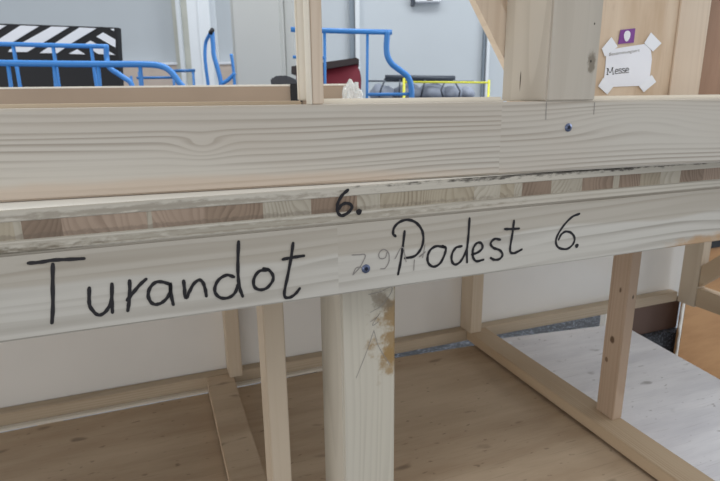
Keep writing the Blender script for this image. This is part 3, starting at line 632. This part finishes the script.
# red seat on the pile
t = thing('upholstered_seat', 'dark red upholstered seat with dark tilted cover behind the pale stud', 'seat', (0, 2.7, 0))
bm = bmesh.new(); A, B_ = (-0.2926, 0.0089)
prism(bm, [(u, w) for u, w in [(-0.2947, 1.2699), (-0.1332, 1.2909), (-0.0148, 1.3122), (0.0038, 1.2850), (0.0152, 1.2396), (0.0123, 1.1847), (-0.0175, 1.0920), (-0.3017, 1.0949)]], 'y', 0.0, 0.25)
bmesh.ops.bevel(bm, geom=list(bm.edges), offset=0.008, segments=3, affect='EDGES')
finish('cushion', bm, 'red', t, True)
extr('cover', 'lid', t, [(-0.3126, 1.2950), (-0.1563, 1.3114), (-0.0098, 1.3301), (0.0042, 1.3233), (0.0040, 1.3031), (-0.1571, 1.2799), (-0.3141, 1.2588)], 'y', -0.03, 0.28, 0.002)
extr('seat_base', 'lid', t, [(A, 0.0), (B_, 0.0), (B_, 1.0839), (A, 1.0839)], 'y', 0.02, 0.24)
# dark cloth heap
bm = bmesh.new()
prism(bm, [(-0.2484, 1.2057), (-0.2315, 1.2069), (-0.2115, 1.2134), (-0.1976, 1.2106), (-0.1728, 1.1982), (-0.1653, 1.1723), (-0.2445, 1.1731)], 'y', 1.6, 1.7)
bmesh.ops.bevel(bm, geom=list(bm.edges), offset=0.004, segments=2, affect='EDGES')
z0 = 1.1727; x0, x1 = (-0.2404, -0.1622)
addbox(bm, x0, x1, 1.6, 1.7, 0, z0 + 0.004, 0.002)
o = finish('cloth_bundle', bm, 'cloth'); tag(o, 'dark grey cloth bundle peeking over the brown board beside the stud', 'cloth bundle')
# yellow frame
t = thing('yellow_frame', 'thin yellow tube frame standing before the back wall', 'frame')
tube('top_bar', 'yellow', t, [(0.3149, 4.0000, 1.2527), (0.9289, 4.0000, 1.2425)], 0.007, sm=False)
tube('upright', 'yellow', t, [(0.3217, 4.0000, 1.2797), (0.3230, 4.0000, 0.0000)], 0.009, sm=False)
tube('upright', 'yellow', t, [(0.9210, 4.0000, 1.2602), (0.9268, 4.0000, 0.0000)], 0.009, sm=False)
# bundles of dark tubes and grey covers by the wall
t = thing('tube_bundle', 'heap of dark tubes and grey covers behind the yellow frame', 'tube heap', (0, 0, 0))
for (a, b, h0, h1, r) in ((385, 455, 77.2, 77.8, 0.016), (388, 452, 79.6, 79.4, 0.012), (366, 474, 81, 81.6, 0.008), (372, 440, 84, 83, 0.008)):
    pass
for q, r in (([(0.2020, 4.3000, 1.2967), (0.7319, 4.3000, 1.2856)], 0.017), ([(0.1967, 4.3500, 1.2794), (0.7255, 4.3500, 1.2741)], 0.010), ([(0.0595, 4.4000, 1.2733), (0.8972, 4.4000, 1.2605)], 0.006),
             ([(0.6539, 4.2800, 1.2567), (0.6253, 4.2800, 1.1988), (0.6420, 4.2800, 1.1474)], 0.006), ([(0.7294, 4.2800, 1.2560), (0.7696, 4.2800, 1.1901), (0.7636, 4.2800, 1.1462)], 0.006), ([(0.2011, 4.2800, 1.2758), (0.1709, 4.2800, 1.2107), (0.1557, 4.2800, 1.1523)], 0.007), ([(0.3142, 4.2800, 1.2746), (0.3076, 4.2800, 1.1508)], 0.006), ([(0.5027, 4.2800, 1.2727), (0.4748, 4.2800, 1.1491)], 0.007)):
    tube('dark_tube', 'pipe_dark', t, q, r, sm=False)
for i, (cx_, cy_, w_, h_) in enumerate(((382, 93, 22, 9), (408, 92, 26, 8), (432, 92, 24, 9), (452, 93, 20, 8), (466, 92, 14, 7))):
    pass
for (p, w_, h_) in (((0.1835, 4.4000, 1.1748), 0.10, 0.075), ((0.3862, 4.4000, 1.1802), 0.12, 0.07), ((0.5733, 4.4000, 1.1784), 0.11, 0.075), ((0.7373, 4.4000, 1.1692), 0.09, 0.065), ((0.8388, 4.4000, 1.1681), 0.06, 0.055)):
    bm = bmesh.new(); bmesh.ops.create_icosphere(bm, subdivisions=3, radius=1.0)
    for v in bm.verts:
        k = 1 + 0.25 * mn.noise(v.co * 1.7 + Vector((p[0] * 9, 0, 0)))
        v.co = Vector((p[0] + v.co.x * w_ * k, p[1] + v.co.y * 0.10, p[2] + v.co.z * h_ * k))
    finish('grey_cover', bm, 'bundle', t, True)
zc = 1.1416
box('pallet', 'pipe_dark', t, (0.1055, 4.4000, 1.1680)[0], (0.9016, 4.4000, 1.1600)[0], 4.2, 4.6, 0.0, zc, 0.004)
# electrical box on the wall
x0, x1 = (0.6098, 0.8826); zb = 2.1198
t = thing('wall_box', 'small white box mounted high on the back wall', 'wall box', (0, 6.25, zb))
box('housing', 'white', t, x0, x1, -0.06, 0.049, 0.0, 0.16, 0.006)
box('front_plate', 'dark_board', t, x0 + 0.12, x1 - 0.09, -0.064, -0.0602, 0.012, 0.10, 0.001)
box('cable_entry', 'pipe_dark', t, x0 - 0.04, x0 - 0.001, -0.02, 0.049, -0.03, 0.06, 0.003)
